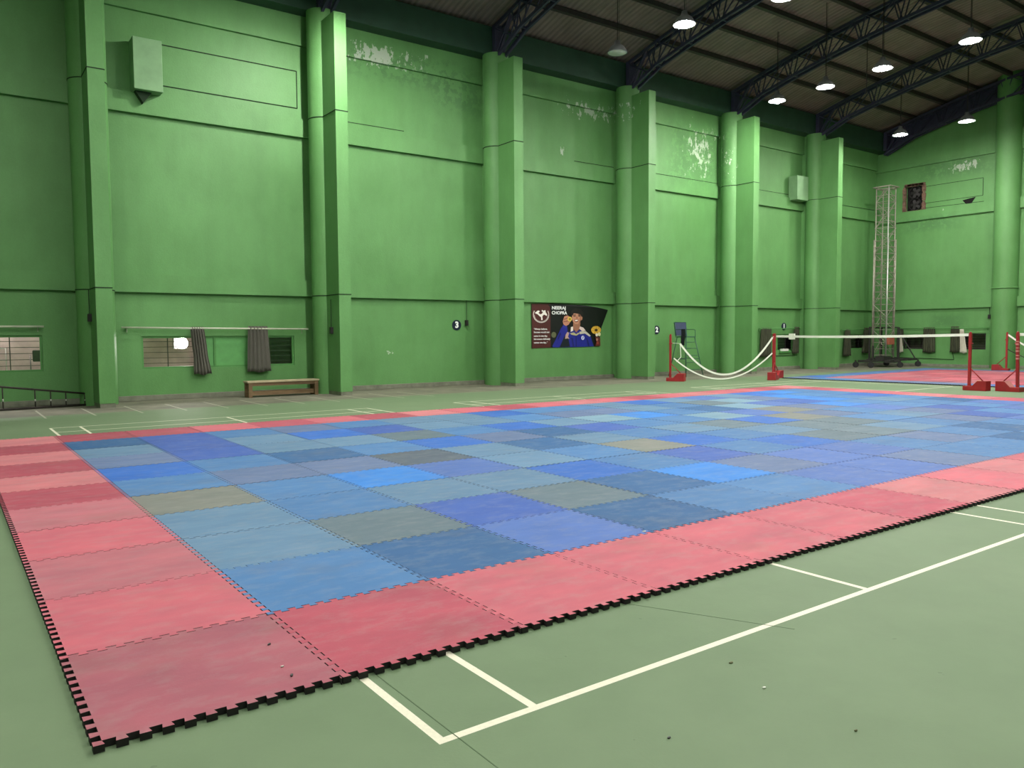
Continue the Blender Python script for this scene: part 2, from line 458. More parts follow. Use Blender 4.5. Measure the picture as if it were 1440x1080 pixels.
# ------------------------------------------------------------ trusses, purlins
def zbot(y):
    return ztop(y) - (.76 if y < 17.3 else .76 + (y - 17.3) * .22)
TL = ['over the court left of the photograph', 'above the first full pillar left of the floodlit window', 'above the pillar right of the wooden bench',
      'above the plain pillar left of the athlete poster', 'above the pillar between poster and umpire chair',
      'above the pillar beside the peeling plaster patch', 'above the last pillar before the corner tower', 'against the gable of the end wall']
def make_truss(x, where, end=False):
    t = empty('roof_truss', (x, 18.3, 10.42), 'dark navy steel lattice roof truss ' + where, 'roof truss', 'lattice trusses carrying the roof')
    loc = Vector((x, 18.3, 10.42))
    L = lambda X, Y, Z: Vector((X, Y, Z)) - loc
    nodes = [18.35 - 1.4 * i for i in range(20)]
    nodes = [y for y in nodes if y > YR + .2]
    for fn, nm in ((ztop, 'top_chord'), (zbot, 'bottom_chord')):
        mb = MB()
        for s in (-.13, .13):
            for a, b in zip(nodes[:-1], nodes[1:]):
                mb.bar(L(x + s, a, fn(a)), L(x + s, b, fn(b)), .075, .1)
        for a in nodes:
            mb.bar(L(x - .15, a, fn(a)), L(x + .15, a, fn(a)), .06, .06)
        mb.build(nm, M['navy_steel'], t)
    mb = MB()
    for s in (-.13, .13):
        for a, b in zip(nodes[:-1], nodes[1:]):
            m1, m2 = a + (b - a) * .36, a + (b - a) * .68
            mb.bar(L(x + s, a, ztop(a)), L(x + s, m2, zbot(m2)), .035, .035)
            mb.bar(L(x + s, a, zbot(a)), L(x + s, m2, ztop(m2)), .035, .035)
            mb.bar(L(x + s, m2, ztop(m2)), L(x + s, (m2 + b) / 2, zbot((m2 + b) / 2)), .035, .035)
            mb.bar(L(x + s, (m2 + b) / 2, zbot((m2 + b) / 2)), L(x + s, b, ztop(b)), .035, .035)
    mb.build('web_bracing', M['navy_steel'], t)
    mb = MB()
    mb.bar(L(x, 18.30, 10.42), L(x, 18.30, 11.3), .34, .16, (0, 1, 0))
    mb.bar(L(x, 18.25, 10.45), L(x, 17.6, ztop(17.6)), .1, .1)
    mb.build('end_post', M['navy_steel'], t)
    if end:
        mb = MB()
        for a, b in zip(nodes[:-1], nodes[1:]):
            mb.face([L(x + .2, a, zbot(a) + .02), L(x + .2, b, zbot(b) + .02), L(x + .2, b, ztop(b) + .2), L(x + .2, a, ztop(a) + .2)])
            mb.face([L(x + .23, a, zbot(a) + .02), L(x + .23, a, ztop(a) + .2), L(x + .23, b, ztop(b) + .2), L(x + .23, b, zbot(b) + .02)])
        mb.build('gable_sheeting', M['navy_steel'], t)
for n, x in enumerate(PX[:-1]):
    make_truss(x + .17, TL[n])
make_truss(36.15, TL[7], True)

pn = 0
for q in range(13):
    y = 17.02 - 1.4 * q
    if y < 1: break
    mb = MB(); z = ztop(y) + .14
    mb.box(X1, 36.58, -.075, .075, -.07, .08)
    o = mb.build('roof_purlin', M['purlin']); o.location = (0, y, z)
    pn += 1
    tag(o, f'dark steel roof purlin, {ORD[pn]} in order up from the long green wall', 'roof purlin', 'purlins under the roof sheets')

# --------------------------------------------------------------------- lamps
HZ = 9.85
def make_lamp(x, y, label, lit=True, strong=False):
    t = empty('hanging_lamp', (x, y, HZ), label, 'ceiling lamp', 'lamps hanging from the roof')
    mb = MB(); mb.tube((0, 0, .3), (0, 0, zdeck(y) - HZ), .012, 6); mb.tube((.06, 0, .3), (.06, 0, zdeck(y) - HZ), .006, 5)
    mb.build('rod', M['iron'], t)
    mb = MB(); mb.lathe([(.0, .36), (.07, .36), (.09, .26), (.2, .18), (.3, .015), (.302, .0), (.285, .01), (.19, .165), (.0, .22)], n=28)
    mb.build('hood', M['hood'], t)
    if lit:
        mb = MB(); mb.sphere((0, 0, .03 if strong else .055), .11 if strong else .1, 10); o = mb.build('bulb', M['bulb_strong'] if strong else M['bulb'], t)
    else:
        mb = MB(); mb.lathe([(0, .0), (.26, .005), (.285, .02), (0, .03)], n=28); mb.build('lamp_face', M['lamp_off'], t)
    return t
vis = [((6.9, 15.1), 'bright hanging lamp just above the photo edge, near the pillar beside the wooden bench'),
       ((15.0, 12.27), 'lit hanging lamp, largest and brightest of those in view'),
       ((15.7, 9.7), 'lit hanging lamp cut by the top edge, right of the brightest lamp'),
       ((23.0, 15.1), 'lit hanging lamp in front of the brightly lit pillar edge'),
       ((23.0, 13.2), 'lit hanging lamp second in its row from the long green wall'),
       ((22.8, 11.1), 'lit hanging lamp third in its row from the long green wall'),
       ((22.6, 8.4), 'lit hanging lamp far out from the long wall, rightmost in its row'),
       ((31.4, 15.1), 'small lit lamp in front of the corner above the mast tower'),
       ((31.5, 12.5), 'lit hanging lamp in front of the end wall above the round column')]
for (x, y), l in vis:
    make_lamp(x, y, l, strong=(x, y) in ((6.9, 15.1), (23.0, 15.1)))
make_lamp(15.0, 14.85, 'unlit pale hanging lamp below the roof, above the athlete poster', False)
hid = [(-5.5, 6), (3, -3.8), (-1.2, 9.5), (-1.2, 2.5), (-1.2, -2.5), (6.9, 12.4), (6.9, 8.4), (6.9, 4), (6.9, 0), (6.9, -4),  # first two are added lamps that brighten the near corner and left bay
       (15, 6.2), (15, 2.2), (15, -2.5), (23, 4.8), (23, 0), (31.4, 8.6), (31.4, 4.5)]
for n, (x, y) in enumerate(hid):
    make_lamp(x, y, 'unseen lit lamp over the courts')

# ---------------------------------------------------------------- puzzle mats
TS, MX, MY, MR = 1.0053, -1.0705, .7256, .0013
def tile_mesh():
    n, d, th, gap = 12, .034, .03, .003
    p = TS / n
    w = []
    for i in range(n):
        a = i * p
        w += [(a + .27 * p, -d / 2), (a + .20 * p, d / 2), (a + .80 * p, d / 2), (a + .73 * p, -d / 2)]
    c0 = -d / 2
    pts = [(c0, c0)] + [(t, o) for t, o in w] + [(TS + c0, c0)] + [(TS + o, t) for t, o in w] + [(TS + c0, TS + c0)]
    pts += [(t, TS + o) for t, o in reversed(w)] + [(c0, TS + c0)] + [(o, t) for t, o in reversed(w)]
    h = TS / 2; s = 1 - 2 * gap / TS
    pts = [((x - h) * s, (y - h) * s) for x, y in pts]
    mb = MB()
    A = [mb.bm.verts.new((x, y, 0)) for x, y in pts]
    E_ = [mb.bm.verts.new((x, y, th * .8)) for x, y in pts]
    B = [mb.bm.verts.new((x, y, th)) for x, y in pts]
    mb.bm.faces.new(B)
    f = mb.bm.faces.new(A[::-1]); f.material_index = 1
    m = len(pts)
    for i in range(m):
        f = mb.bm.faces.new([A[i], A[(i + 1) % m], E_[(i + 1) % m], E_[i]]); f.material_index = 1
        f = mb.bm.faces.new([E_[i], E_[(i + 1) % m], B[(i + 1) % m], B[i]]); f.material_index = 1
    return mb.build('floor_mat', [M['mat_top'], M['mat_side']])
proto = tile_mesh()
PAL = {'B': (52, 100, 176), 'P': (78, 107, 168), 'S': (74, 117, 164), 'T': (94, 126, 154), 'G': (94, 112, 122), 'D': (52, 92, 136),
       'L': (56, 122, 196), 'K': (80, 91, 102), 'V': (94, 112, 146), 'N': (62, 91, 160), 'W': (112, 144, 162), 'Y': (118, 122, 116),
       'r': (160, 92, 104), 'p': (186, 98, 110), 'q': (174, 104, 114), 'd': (158, 74, 88), 'l': (186, 113, 119), 'm': (172, 82, 97)}
NAME = {'B': 'royal blue', 'P': 'periwinkle blue', 'S': 'steel blue', 'T': 'pale teal blue', 'G': 'dull grey', 'D': 'dark slate blue',
        'L': 'bright sky blue', 'K': 'charcoal grey', 'V': 'greyish lavender', 'N': 'violet blue', 'W': 'pale washed blue', 'Y': 'olive stained',
        'r': 'dull red', 'p': 'bright pinkish red', 'q': 'faded red', 'd': 'deep red', 'l': 'pale pink', 'm': 'rose red'}
ROWS = {1: 'SDPDSSPPVSSDSBSPSS', 2: 'TGNGDLVPPSVSDSPSST', 3: 'TSTTBSNSBGGTSVNSPS', 4: 'YSLPTSYBSTGGSTVNSP', 5: 'SVVKTDTSTGBYVSPSSD',
        6: 'BSDSBVDNSSWPYVLSTS', 7: 'VNTTGSBTWLSDWPNLSB', 8: 'TNTBNTTSVVTSGWVLSS', 9: 'DNSVSTTBSSTBTPTBLS'}
LEFT = 'rpqpqdldldlll'
NEAR = ' mppppmlplplplplplpl'
FAR = 'lddpmpdlpdplpdplppdl'
RIGHT = 'plppmplppml'
used = [False]
def place(i, j, ch, label, group, org=(MX, MY), rot=MR):
    o = proto if not used[0] else proto.copy()
    if used[0]: COL.objects.link(o)
    used[0] = True
    cs, sn = math.cos(rot), math.sin(rot)
    a, b = (i + .5) * TS, (j + .5) * TS
    o.location = (org[0] + cs * a - sn * b, org[1] + sn * a + cs * b, random.uniform(.0005, .0025))
    o.rotation_euler = (0, 0, rot)
    c = lin(*PAL[ch]); v = random.uniform(.93, 1.07)
    o.color = (c[0] * v, c[1] * v, c[2] * v, 1)
    tag(o, label, 'foam floor mat', group)
for j in range(11):
    for i in range(20):
        if j == 0:
            ch = NEAR[i] if i else 'r'
            lb = (f'{NAME[ch]} foam mat at the near left corner of the red border' if i == 0 else
                  f'{NAME[ch]} foam mat in the near red border, {ORD[i + 1]} from the left corner')
        elif j == 10:
            ch = FAR[i]
            lb = f'{NAME[ch]} foam mat in the far red border, {ORD[i + 1]} from the left corner'
        elif i == 0:
            ch = LEFT[j]; lb = f'{NAME[ch]} foam mat in the left red border, {ORD[j + 1]} from the near corner'
        elif i == 19:
            ch = RIGHT[j]; lb = f'{NAME[ch]} foam mat in the right end red border, {ORD[j + 1]} from the near corner'
        else:
            ch = ROWS[j][i - 1]
            lb = f'{NAME[ch]} foam mat, {ORD[j]} row past the near red border, {ORD[i]} from left border'
        red = j in (0, 10) or i in (0, 19)
        place(i, j, ch, lb, 'red puzzle mats bordering the blue area' if red else 'blue puzzle mats inside the red border')
# the second mat, beyond the first: blue border round a red field
A2 = math.radians(2.6)
for i in range(11):
    for j in range(8):
        red = i not in (0, 10) and j > 0
        ch = random.choice('mmpqr') if red else random.choice('PSBSV')
        nm = NAME[ch]
        place(i, -1 - j, ch, f'{nm} far area mat, {ORD[i + 1]} from its near edge, {ORD[j + 1]} from pillar wall',
              'red puzzle mats of the far area' if red else 'blue border mats of the far area', (22.75, 14.55), A2)

# ---------------------------------------------------------- windows, curtains
def window_left(num, h, board=None, mull=(), grille=True):
    x0, x1, z0, z1 = h
    t = bpy.data.objects.new(f'window_{num}', None); COL.objects.link(t); t.location = (x0, YW, z0); struct(t)
    W, H = x1 - x0, z1 - z0
    mb = MB()
    f = .05
    mb.box(0, W, .04, .12, 0, f); mb.box(0, W, .04, .12, H - f, H); mb.box(0, f, .04, .12, f, H - f); mb.box(W - f, W, .04, .12, f, H - f)
    for m in mull: mb.box(m - x0 - .025, m - x0 + .025, .03, .12, f, H - f)
    mb.build('window_frame', M['frame_green'], t)
    if board:
        mb = MB(); mb.box(board[0] - x0, board[1] - x0, .06, .1, f, H - f); mb.build('board_panel', M['board_green'], t)
    mb = MB(); mb.box(f, W - f, .075, .08, f, H - f); mb.build('pane', M['glass'], t)
    if grille:
        mb = MB()
        for k in range(1, 6): mb.bar((f, .17, H * k / 6), (W - f, .17, H * k / 6), .014, .014)
        n = max(1, round(W / 1.15))
        for k in range(1, n * 2):
            if k % 2: mb.bar((W * k / (2 * n), .19, 0), (W * k / (2 * n), .19, H), .035, .02)
        mb.build('grille', M['iron'], t)
    return t
window_left(1, WIN_L[0], mull=(-1.6,))
window_left(2, WIN_L[1], board=(4.1, 5.5), mull=(4.12, 4.42, 5.52))
window_left(3, WIN_L[2], board=(28.1, 28.75), mull=(28.78,))
window_left(4, WIN_L[3])
def window_far(num, h):
    y0, y1, z0, z1 = h
    t = bpy.data.objects.new(f'window_{num}', None); COL.objects.link(t); t.location = (XE, y0, z0); struct(t)
    W, H, f = y1 - y0, z1 - z0, .05
    mb = MB()
    mb.box(.04, .12, 0, W, 0, f); mb.box(.04, .12, 0, W, H - f, H); mb.box(.04, .12, 0, f, f, H - f); mb.box(.04, .12, W - f, W, f, H - f)
    mb.build('window_frame', M['iron'], t)
    mb = MB(); mb.box(.07, .075, f, W - f, f, H - f); mb.build('pane', M['glass'], t)
    mb = MB()
    for k in range(1, 6): mb.bar((.17, f, H * k / 6), (.17, W - f, H * k / 6), .014, .014)
    mb.build('grille', M['iron'], t)
window_far(5, WIN_F[0]); window_far(6, WIN_F[1])

def curtain(a0, a1, z0, z1, where, label, axis='x', top=1.0, tie=None, mat='curtain', lean=0.0):
    """pleated cloth hung on a rod; axis: direction along the wall; where: distance plane"""
    n = 40; rows = 10
    mb = MB(); w = a1 - a0; mid = (a0 + a1) / 2
    grid = []
    for r_ in range(rows + 1):
        v = r_ / rows; z = z1 - (z1 - z0) * v
        sc = top + (1 - top) * v
        if tie: sc *= 1 - tie * math.exp(-((v - .62) / .16) ** 2)
        row = []
        for i in range(n + 1):
            u = i / n
            a = (u - .5) * w * sc + lean * v
            d = .032 * math.sin(u * 2 * PI * 5.5 + .6 * v) * (0.7 + .3 * v) + .012 * math.sin(u * 37 + v * 2)
            zz = z + (.02 * math.sin(u * 9) if r_ == rows else 0)
            row.append((a, d, zz))
        grid.append(row)
    def P(a, d, z): return (a, d, z) if axis == 'x' else (d, -a, z)
    for s in (0, .012):
        vs = [[mb.bm.verts.new(P(a, d + s, z)) for a, d, z in row] for row in grid]
        for r_ in range(rows):
            for i in range(n):
                f = mb.bm.faces.new([vs[r_][i], vs[r_][i + 1], vs[r_ + 1][i + 1], vs[r_ + 1][i]]); f.smooth = True
        if s == 0: first = vs
    for r_ in (0, rows):
        for i in range(n):
            mb.bm.faces.new([first[r_][i], first[r_][i + 1], vs[r_][i + 1], vs[r_][i]])
    for i in (0, n):
        for r_ in range(rows):
            mb.bm.faces.new([first[r_][i], first[r_ + 1][i], vs[r_ + 1][i], vs[r_][i]])
    o = mb.build('curtain', M[mat])
    o.location = (mid, where, 0) if axis == 'x' else (where, mid, 0)
    return tag(o, label, 'curtain', 'short curtains by the low windows')
curtain(3.72, 4.16, .62, 1.86, 18.9, 'grey pleated curtain gathered beside the glaring floodlight window', mat='curtain_grey', tie=.1, lean=.12, top=.75)
curtain(5.2, 5.84, .64, 1.88, 18.9, 'grey green pleated curtain above the left end of the wooden bench', mat='curtain_grey', top=.82, lean=.02)
curtain(27.35, 28.15, .6, 1.86, 18.9, 'dark green curtain left of the window beside the sagging net post', lean=-.03, top=.85)
curtain(29.75, 30.2, .7, 1.9, 18.9, 'dark green curtain in front of the pillar near the tower', lean=-.08, top=.7)
curtain(33.75, 34.4, .5, 1.8, 18.9, 'dark curtain left of the corner window behind the tower cart', top=.6)
curtain(35.4, 36.15, .62, 1.86, 18.9, 'dark curtain in the room corner behind the mast tower', top=.6, tie=.2)
curtain(17.4, 17.78, .95, 1.82, 36.45, 'dark narrow curtain with pale end, left on the end wall', 'y', mat='curtain', top=.8)
o = curtain(17.38, 17.72, .66, 1.35, 36.40, 'pale lining of the curtain hanging left on the end wall', 'y', mat='curtain_white', top=.4)
curtain(15.9, 16.5, .66, 1.85, 36.45, 'dark green straight curtain in the middle of the end wall', 'y', top=.9)
curtain(14.8, 15.25, .68, 1.88, 36.45, 'dark curtain left of the right end wall window', 'y', top=.8)
curtain(14.55, 14.88, .66, 1.75, 36.42, 'cream curtain lining at the right end wall window', 'y', mat='curtain_white', top=.5, lean=.1)

def rod(p, q, label, d, mat='rod'):
    mb = MB(); p, q = Vector(p), Vector(q)
    L_ = q - p
    mb.tube((0, 0, 0), L_, .022, 8)
    b = MB()
    o = mb.build('curtain_rod', M[mat]); o.location = p
    tag(o, label, 'curtain rod', 'curtain rods over the low windows')
    for a in (.03, .97):
        c_ = L_ * a
        b.bar(c_, c_ + Vector(d), .03, .03); b.bar(c_ + Vector(d) * .98 + Vector((0, 0, .01)), c_ + Vector(d) * .98 - Vector((0, 0, .12)), .03, .012)
    b.build('bracket', M[mat], o)
rod((-3.3, 18.9, 1.86), (.5, 18.9, 1.86), 'pale curtain rod above the leftmost window', (0, .14, 0))
rod((2.15, 18.9, 1.84), (6.95, 18.9, 1.80), 'long pale curtain rod above the floodlit window', (0, .14, 0))
rod((27.3, 18.9, 1.82), (30.2, 18.9, 1.82), 'curtain rod behind the doubled net posts', (0, .14, 0), 'frame_green')
rod((33.6, 18.9, 1.76), (36.4, 18.9, 1.8), 'curtain rod in the corner behind the mast tower', (0, .14, 0), 'frame_green')
rod((36.45, 17.85, 1.8), (36.45, 13.55, 1.8), 'long curtain rod on the end wall', (.14, 0, 0), 'frame_green')

# ----------------------------------------------------------------- floodlight
t = empty('floodlight', (3.86, 20.3, 0), 'glaring white floodlight outside behind the grilled window', 'floodlight')
mb = MB(); mb.tube((0, .12, 1.5), (0, .12, 3.4), .02, 8); mb.tube((0, .12, 3.36), (0, .12, 3.4), .1, 16); mb.build('drop_pole', M['iron'], t)
mb = MB(); mb.box(-.17, .17, .06, .2, 1.28, 1.58); mb.build('housing', M['iron'], t)
mb = MB(); mb.sphere((0, -.1, 1.43), .15, 9); mb.build('bulb', M['flood_bulb'], t)
t = empty('yard_lamp', (-.6, 21.85, 2.7), 'warm wall lamp outside above the leftmost window', 'wall lamp')
mb = MB(); mb.box(-.12, .12, -.06, .05, .1, .25); mb.build('housing', M['iron'], t)
mb = MB(); mb.sphere((0, -.15, .05), .12, 8); mb.build('bulb', M['yard_bulb'], t)
# outdoor chair and rack seen through the leftmost window
t = empty('plastic_chair', (.62, 21.2, 0), 'black backed chair on a metal frame outside the leftmost window', 'chair')
mb = MB()
for a in (-.22, .22):
    mb.tube((a, -.2, .0), (a, -.2, .75), .014); mb.tube((a, .2, 0), (a, .22, 1.15), .014); mb.tube((a, -.2, .75), (a, .2, .75), .012)
mb.build('chair_frame', M['iron'], t)
mb = MB(); mb.box(-.17, .17, .19, .24, .98, 1.28); mb.build('backrest', M['black_plastic'], t, .04)
mb = MB(); mb.box(-.22, .22, -.2, .2, .72, .76); mb.build('seat', M['black_plastic'], t, .015)
t = empty('steel_rack', (-.5, 20.9, 0), 'thin pale metal rack standing outside the leftmost window', 'rack')
mb = MB()
for a in (-.22, .1, .34): mb.tube((a, 0, 0), (a, 0, 1.36), .014)
for z in (.3, .7, 1.05, 1.34): mb.tube((-.22, 0, z), (.34, 0, z), .011)
mb.build('rack_frame', M['chrome'], t)

# --------------------------------------------------------------------- bench
t = empty('wooden_bench', (5.93, 18.28, 0), 'long low wooden bench against the wall under the curtain', 'bench')
mb = MB(); mb.box(-.98, .98, -.2, .2, .385, .43); mb.build('seat', M['wood_top'], t, .008)
mb = MB(); mb.box(-.92, .92, -.17, -.13, .30, .385); mb.box(-.92, .92, .13, .17, .30, .385); mb.build('apron', M['wood'], t)
for sx in (-.9, .9):
    for sy in (-.15, .15):
        mb = MB(); mb.box(sx - .05, sx + .05, sy - .035, sy + .035, 0, .385); mb.build('leg', M['wood'], t, .005)
mb = MB(); mb.box(-.85, .85, -.10, .10, .05, .16); mb.build('lower_rail', M['wood'], t)

# -------------------------------------------------------------- umpire chair
t = empty('umpire_chair', (21.55, 17.95, 0), 'tall green tubular umpire chair with navy seat back', 'umpire chair')
t.scale = (1, 1, .95)
mb = MB(); T = (( -.24, -.2), (.24, -.2), (-.24, .25), (.24, .25)); B = ((-.48, -.42), (.48, -.42), (-.48, .45), (.48, .45))
names = {}
for (tx, ty), (bx, by) in zip(T, B):
    m2 = MB(); m2.tube((bx, by, 0), (tx, ty, 1.55), .018, 8); m2.build('leg', M['chair_green'], t)
def lerp(a, b, f): return (b[0] + (a[0] - b[0]) * f, b[1] + (a[1] - b[1]) * f, 1.55 * f)
for f in (.18, .36, .54, .72, .88):
    m2 = MB(); m2.tube(lerp(T[0], B[0], f), lerp(T[1], B[1], f), .014, 8); m2.build('rung', M['chair_green'], t)
mb = MB()
for f in (.45,):
    for a, b in ((0, 2), (1, 3), (2, 3)): mb.tube(lerp(T[a], B[a], f), lerp(T[b], B[b], f), .013, 8)
mb.build('cross_brace', M['chair_green'], t)
mb = MB(); mb.box(-.26, .26, -.24, .26, 1.55, 1.6); mb.build('seat', M['chair_green'], t, .01)
mb = MB(); mb.prism([(-.30, 1.62), (.30, 1.62), (.31, 2.16), (-.31, 2.16)], lambda a, b: (a, .24 + (b - 1.6) * .12, b), lambda a, b: (a, .30 + (b - 1.6) * .12, b))
mb.build('backrest', M['navy_vinyl'], t, .01)
for s in (-.27, .27):
    m2 = MB(); m2.path([(s, -.2, 1.6), (s, -.2, 1.84), (s, -.1, 1.87), (s, .27, 1.87)], .013, 8); m2.build('armrest', M['chair_green'], t)
mb = MB(); mb.path([(-.3, .25, 1.55), (-.31, .31, 2.16), (.31, .31, 2.16), (.3, .25, 1.55)], .015, 8); mb.build('back_frame', M['chair_green'], t)
mb = MB()
grid = [[(-.10 + .2 * u + .02 * math.sin(v * 5), -.275 - .01 * math.sin(v * 4 + u * 5), 1.87 - .62 * v) for u in (0, .25, .5, .75, 1)] for v in [q / 8 for q in range(9)]]
for a, b in zip(grid[:-1], grid[1:]):
    for i in range(4): mb.face([a[i], a[i + 1], b[i + 1], b[i]])
o = mb.build('cloth', M['black_cloth']); o.location = (21.548, 17.87, -.08); o.rotation_euler = (0, 0, math.radians(-90))
sd = o.modifiers.new('thick', 'SOLIDIFY'); sd.thickness = .015
tag(o, 'black cloth hanging over the umpire chair armrest', 'cloth')

# ------------------------------------------------------- badminton net posts
def net_post(x, y, ang, label, lean=(0, 0), wear=False, yellow=False, flip=1):
    t = empty('net_post', (x, y, 0), label, 'net post', 'red badminton net posts on weighted feet', math.radians(ang))
    mb = MB()
    prof = [(-.11, 0), (.5, 0), (.5, .27), (.27, .27), (.13, .12), (-.11, .12)]
    mb.prism(prof, lambda a, b: (a, -.14, b), lambda a, b: (a, .14, b))
    bs = mb.build('base', M['red_paint'], t, .008)
    if yellow:
        m2 = MB(); m2.prism([(.132, .126), (.27, .276), (.275, .27), (.137, .12)], lambda a, b: (a, -.13, b), lambda a, b: (a, .13, b))
        m2.build('worn_patch', M['yellow_paint' if yellow == 1 else 'tape_pink'], bs)
    mb = MB(); mb.bar((0, 0, .12), (lean[0], lean[1], 1.56), .065, .065, (0, 1, 0)); mb.build('post', M['red_paint'], t)
    mb = MB(); mb.tube((lean[0] * .35, lean[1] * .3, .62), (.36, 0, .26), .016, 8); mb.build('brace', M['red_paint'], t)
    mb = MB(); mb.tube((lean[0] * .8 - .05, lean[1] * .8, 1.28), (lean[0] * .8 + .07, lean[1] * .8, 1.28), .018, 8); mb.lathe([(0, 0), (.03, .0), (.03, .04), (0, .045)], (lean[0], lean[1], 1.555), 12)
    mb.build('hook', M['red_paint'], t)
    if wear:
        for k_, z in enumerate((.86, .95, 1.06, 1.15, 1.24, 1.32)):
            f = z / 1.56; mb = MB(); mb.box(lean[0] * f - .036, lean[0] * f + .036, lean[1] * f - .036, lean[1] * f + .036, z, z + (.03 if k_ % 2 else .045))
            mb.build('tape_wrap', M['tape_pink'], t)
    return t
net_post(18.62, 16.05, -62, 'red net post at left end of the sagging net', lean=(-.0, 0))
net_post(21.92, 14.28, 205, 'front one of the paired red net posts, right end of the sagging net', yellow=2)
net_post(22.55, 14.78, 8, 'rear one of the paired red net posts, holding the taut white tape', lean=(0, 0))
net_post(21.38, 7.63, -92, 'red net post with yellow worn foot at right end of the taut tape', yellow=1)
net_post(21.62, 6.52, 86, 'leaning red net post with chipped bands near the right edge', lean=(0.0, .07), wear=True, yellow=2)
net_post(33.75, 11.72, 96, 'distant red net post standing on the far mats by round column')

def ribbon(pts, h, name, mat, label, cat='net', group=None, half=.006):
    mb = MB()
    up_ = Vector((0, 0, h / 2))
    for a, b in zip(pts[:-1], pts[1:]):
        a, b = Vector(a), Vector(b)
        d = (b - a); s = Vector((-d.y, d.x, 0)).normalized() * half
        d3 = d.normalized(); nrm = d3.cross(s.normalized()); 
        if nrm.z < 0: nrm = -nrm
        w = nrm * h / 2
        for sg in (-1, 1):
            mb.face([a + s * sg - w, b + s * sg - w, b + s * sg + w, a + s * sg + w])
        for sg in (-1, 1):
            mb.face([a - s + w * sg, b - s + w * sg, b + s + w * sg, a + s + w * sg])
    return mb.build(name, mat)
def para(p, q, z0, z1, zm, tm, t0=0, t1=1, n=36):
    """sagging line through (t0,z0) (tm,zm) (t1,z1) between plan points p and q"""
    out = []
    for i in range(n + 1):
        t = t0 + (t1 - t0) * i / n
        l0 = (t - tm) * (t - t1) / ((t0 - tm) * (t0 - t1)); l1 = (t - t0) * (t - t1) / ((tm - t0) * (tm - t1)); l2 = (t - t0) * (t - tm) / ((t1 - t0) * (t1 - tm))
        out.append((p[0] + (q[0] - p[0]) * t, p[1] + (q[1] - p[1]) * t, max(.03, z0 * l0 + zm * l1 + z1 * l2)))
    return out
def net_sheet(top, bot, parent, cell=.022):
    mb = MB(); uvl = mb.bm.loops.layers.uv.new('UVMap')
    run = 0
    for i in range(len(top) - 1):
        a, b, c_, d = Vector(top[i]), Vector(top[i + 1]), Vector(bot[i + 1]), Vector(bot[i])
        L_ = max((b - a).length, .18)
        f = mb.face([a, b, c_, d])
        hh = .76 / cell
        for lp, uv in zip(f.loops, ((run, 0), (run + L_ / cell, 0), (run + L_ / cell, hh), (run, hh))): lp[uvl].uv = uv
        run += L_ / cell
    return mb.build('net_mesh', M['net'], parent)
P1, P2 = (18.66, 16.0), (21.9, 14.3)
top = para(P1, P2, 1.27, 1.46, .20, .53, .075, .985)
bot = para(P1, P2, .78, .92, .055, .52, .015, .985)
t = empty('sagging_net', (20.2, 15.2, 0), 'loose badminton net sagging to the floor between two red posts', 'net')
def shift(pts, o): return [(x - o[0], y - o[1], z - o[2]) for x, y, z in pts]
o0 = (20.2, 15.2, 0)
r_ = ribbon(shift(top, o0), .06, 'top_tape', M['white_tape'], ''); r_.parent = t
r_ = ribbon(shift(bot, o0), .045, 'bottom_tape', M['white_tape'], ''); r_.parent = t
net_sheet(shift(top, o0), shift(bot, o0), t)
mb = MB(); a = Vector(shift(top, o0)[0]); mb.path([a, a + Vector((.02, -.02, -.45)), a + Vector((-.12, .05, -.62))], .012, 6); mb.path([a, Vector(P1 + (1.3,)) - Vector(o0)], .005, 5)
mb.build('tie_cord', M['white_tape'], t)
mb = MB(); mb.path([Vector(shift(top, o0)[-1]), Vector((P2[0], P2[1], 1.5)) - Vector(o0)], .008, 5); mb.build('tie_cord', M['white_tape'], t)
# taut net along the end of the mats
Q1, Q2 = (22.6, 14.7), (21.4, 7.68)
top = para(Q1, Q2, 1.50, 1.52, 1.475, .5, 0, 1, 20)
t = empty('taut_net', (22, 11, 0), 'straight white net tape stretched across in front of the corner tower', 'net')
o0 = (22, 11, 0)
r_ = ribbon(shift(top, o0), .075, 'top_tape', M['white_tape'], '', half=.012); r_.parent = t
mb = MB(); e = Vector(shift([top[2]], o0)[0]); mb.bar(e + Vector((.02, .12, 0)), e + Vector((-.02, -.14, 0)), .03, .2); mb.build('tape_fold', M['white_tape'], t)
# net leaving the picture at the right
top = para((21.62, 6.50), (21.3, .4), 1.52, 1.52, 1.5, .5, 0, 1, 12)
o0 = (21.5, 3.4, 0); t = empty('cropped_net', o0, 'white net tape leaving the right edge from the leaning post', 'net')
r_ = ribbon(shift(top, o0), .075, 'top_tape', M['white_tape'], '', half=.012); r_.parent = t
top = para((33.75, 11.7), (33.4, 5.7), 1.5, 1.5, .35, .5, 0, 1, 24)
bot = para((33.75, 11.7), (33.4, 5.7), .9, .9, .06, .5, 0, 1, 24)
o0 = (33.6, 8.7, 0); t = empty('slack_net', o0, 'slack white net hanging from the distant red post', 'net')
r_ = ribbon(shift(top, o0), .065, 'top_tape', M['white_tape'], ''); r_.parent = t
r_ = ribbon(shift(bot, o0), .03, 'bottom_cord', M['rust_iron'], ''); r_.parent = t
net_sheet(shift(top, o0), shift(bot, o0), t)

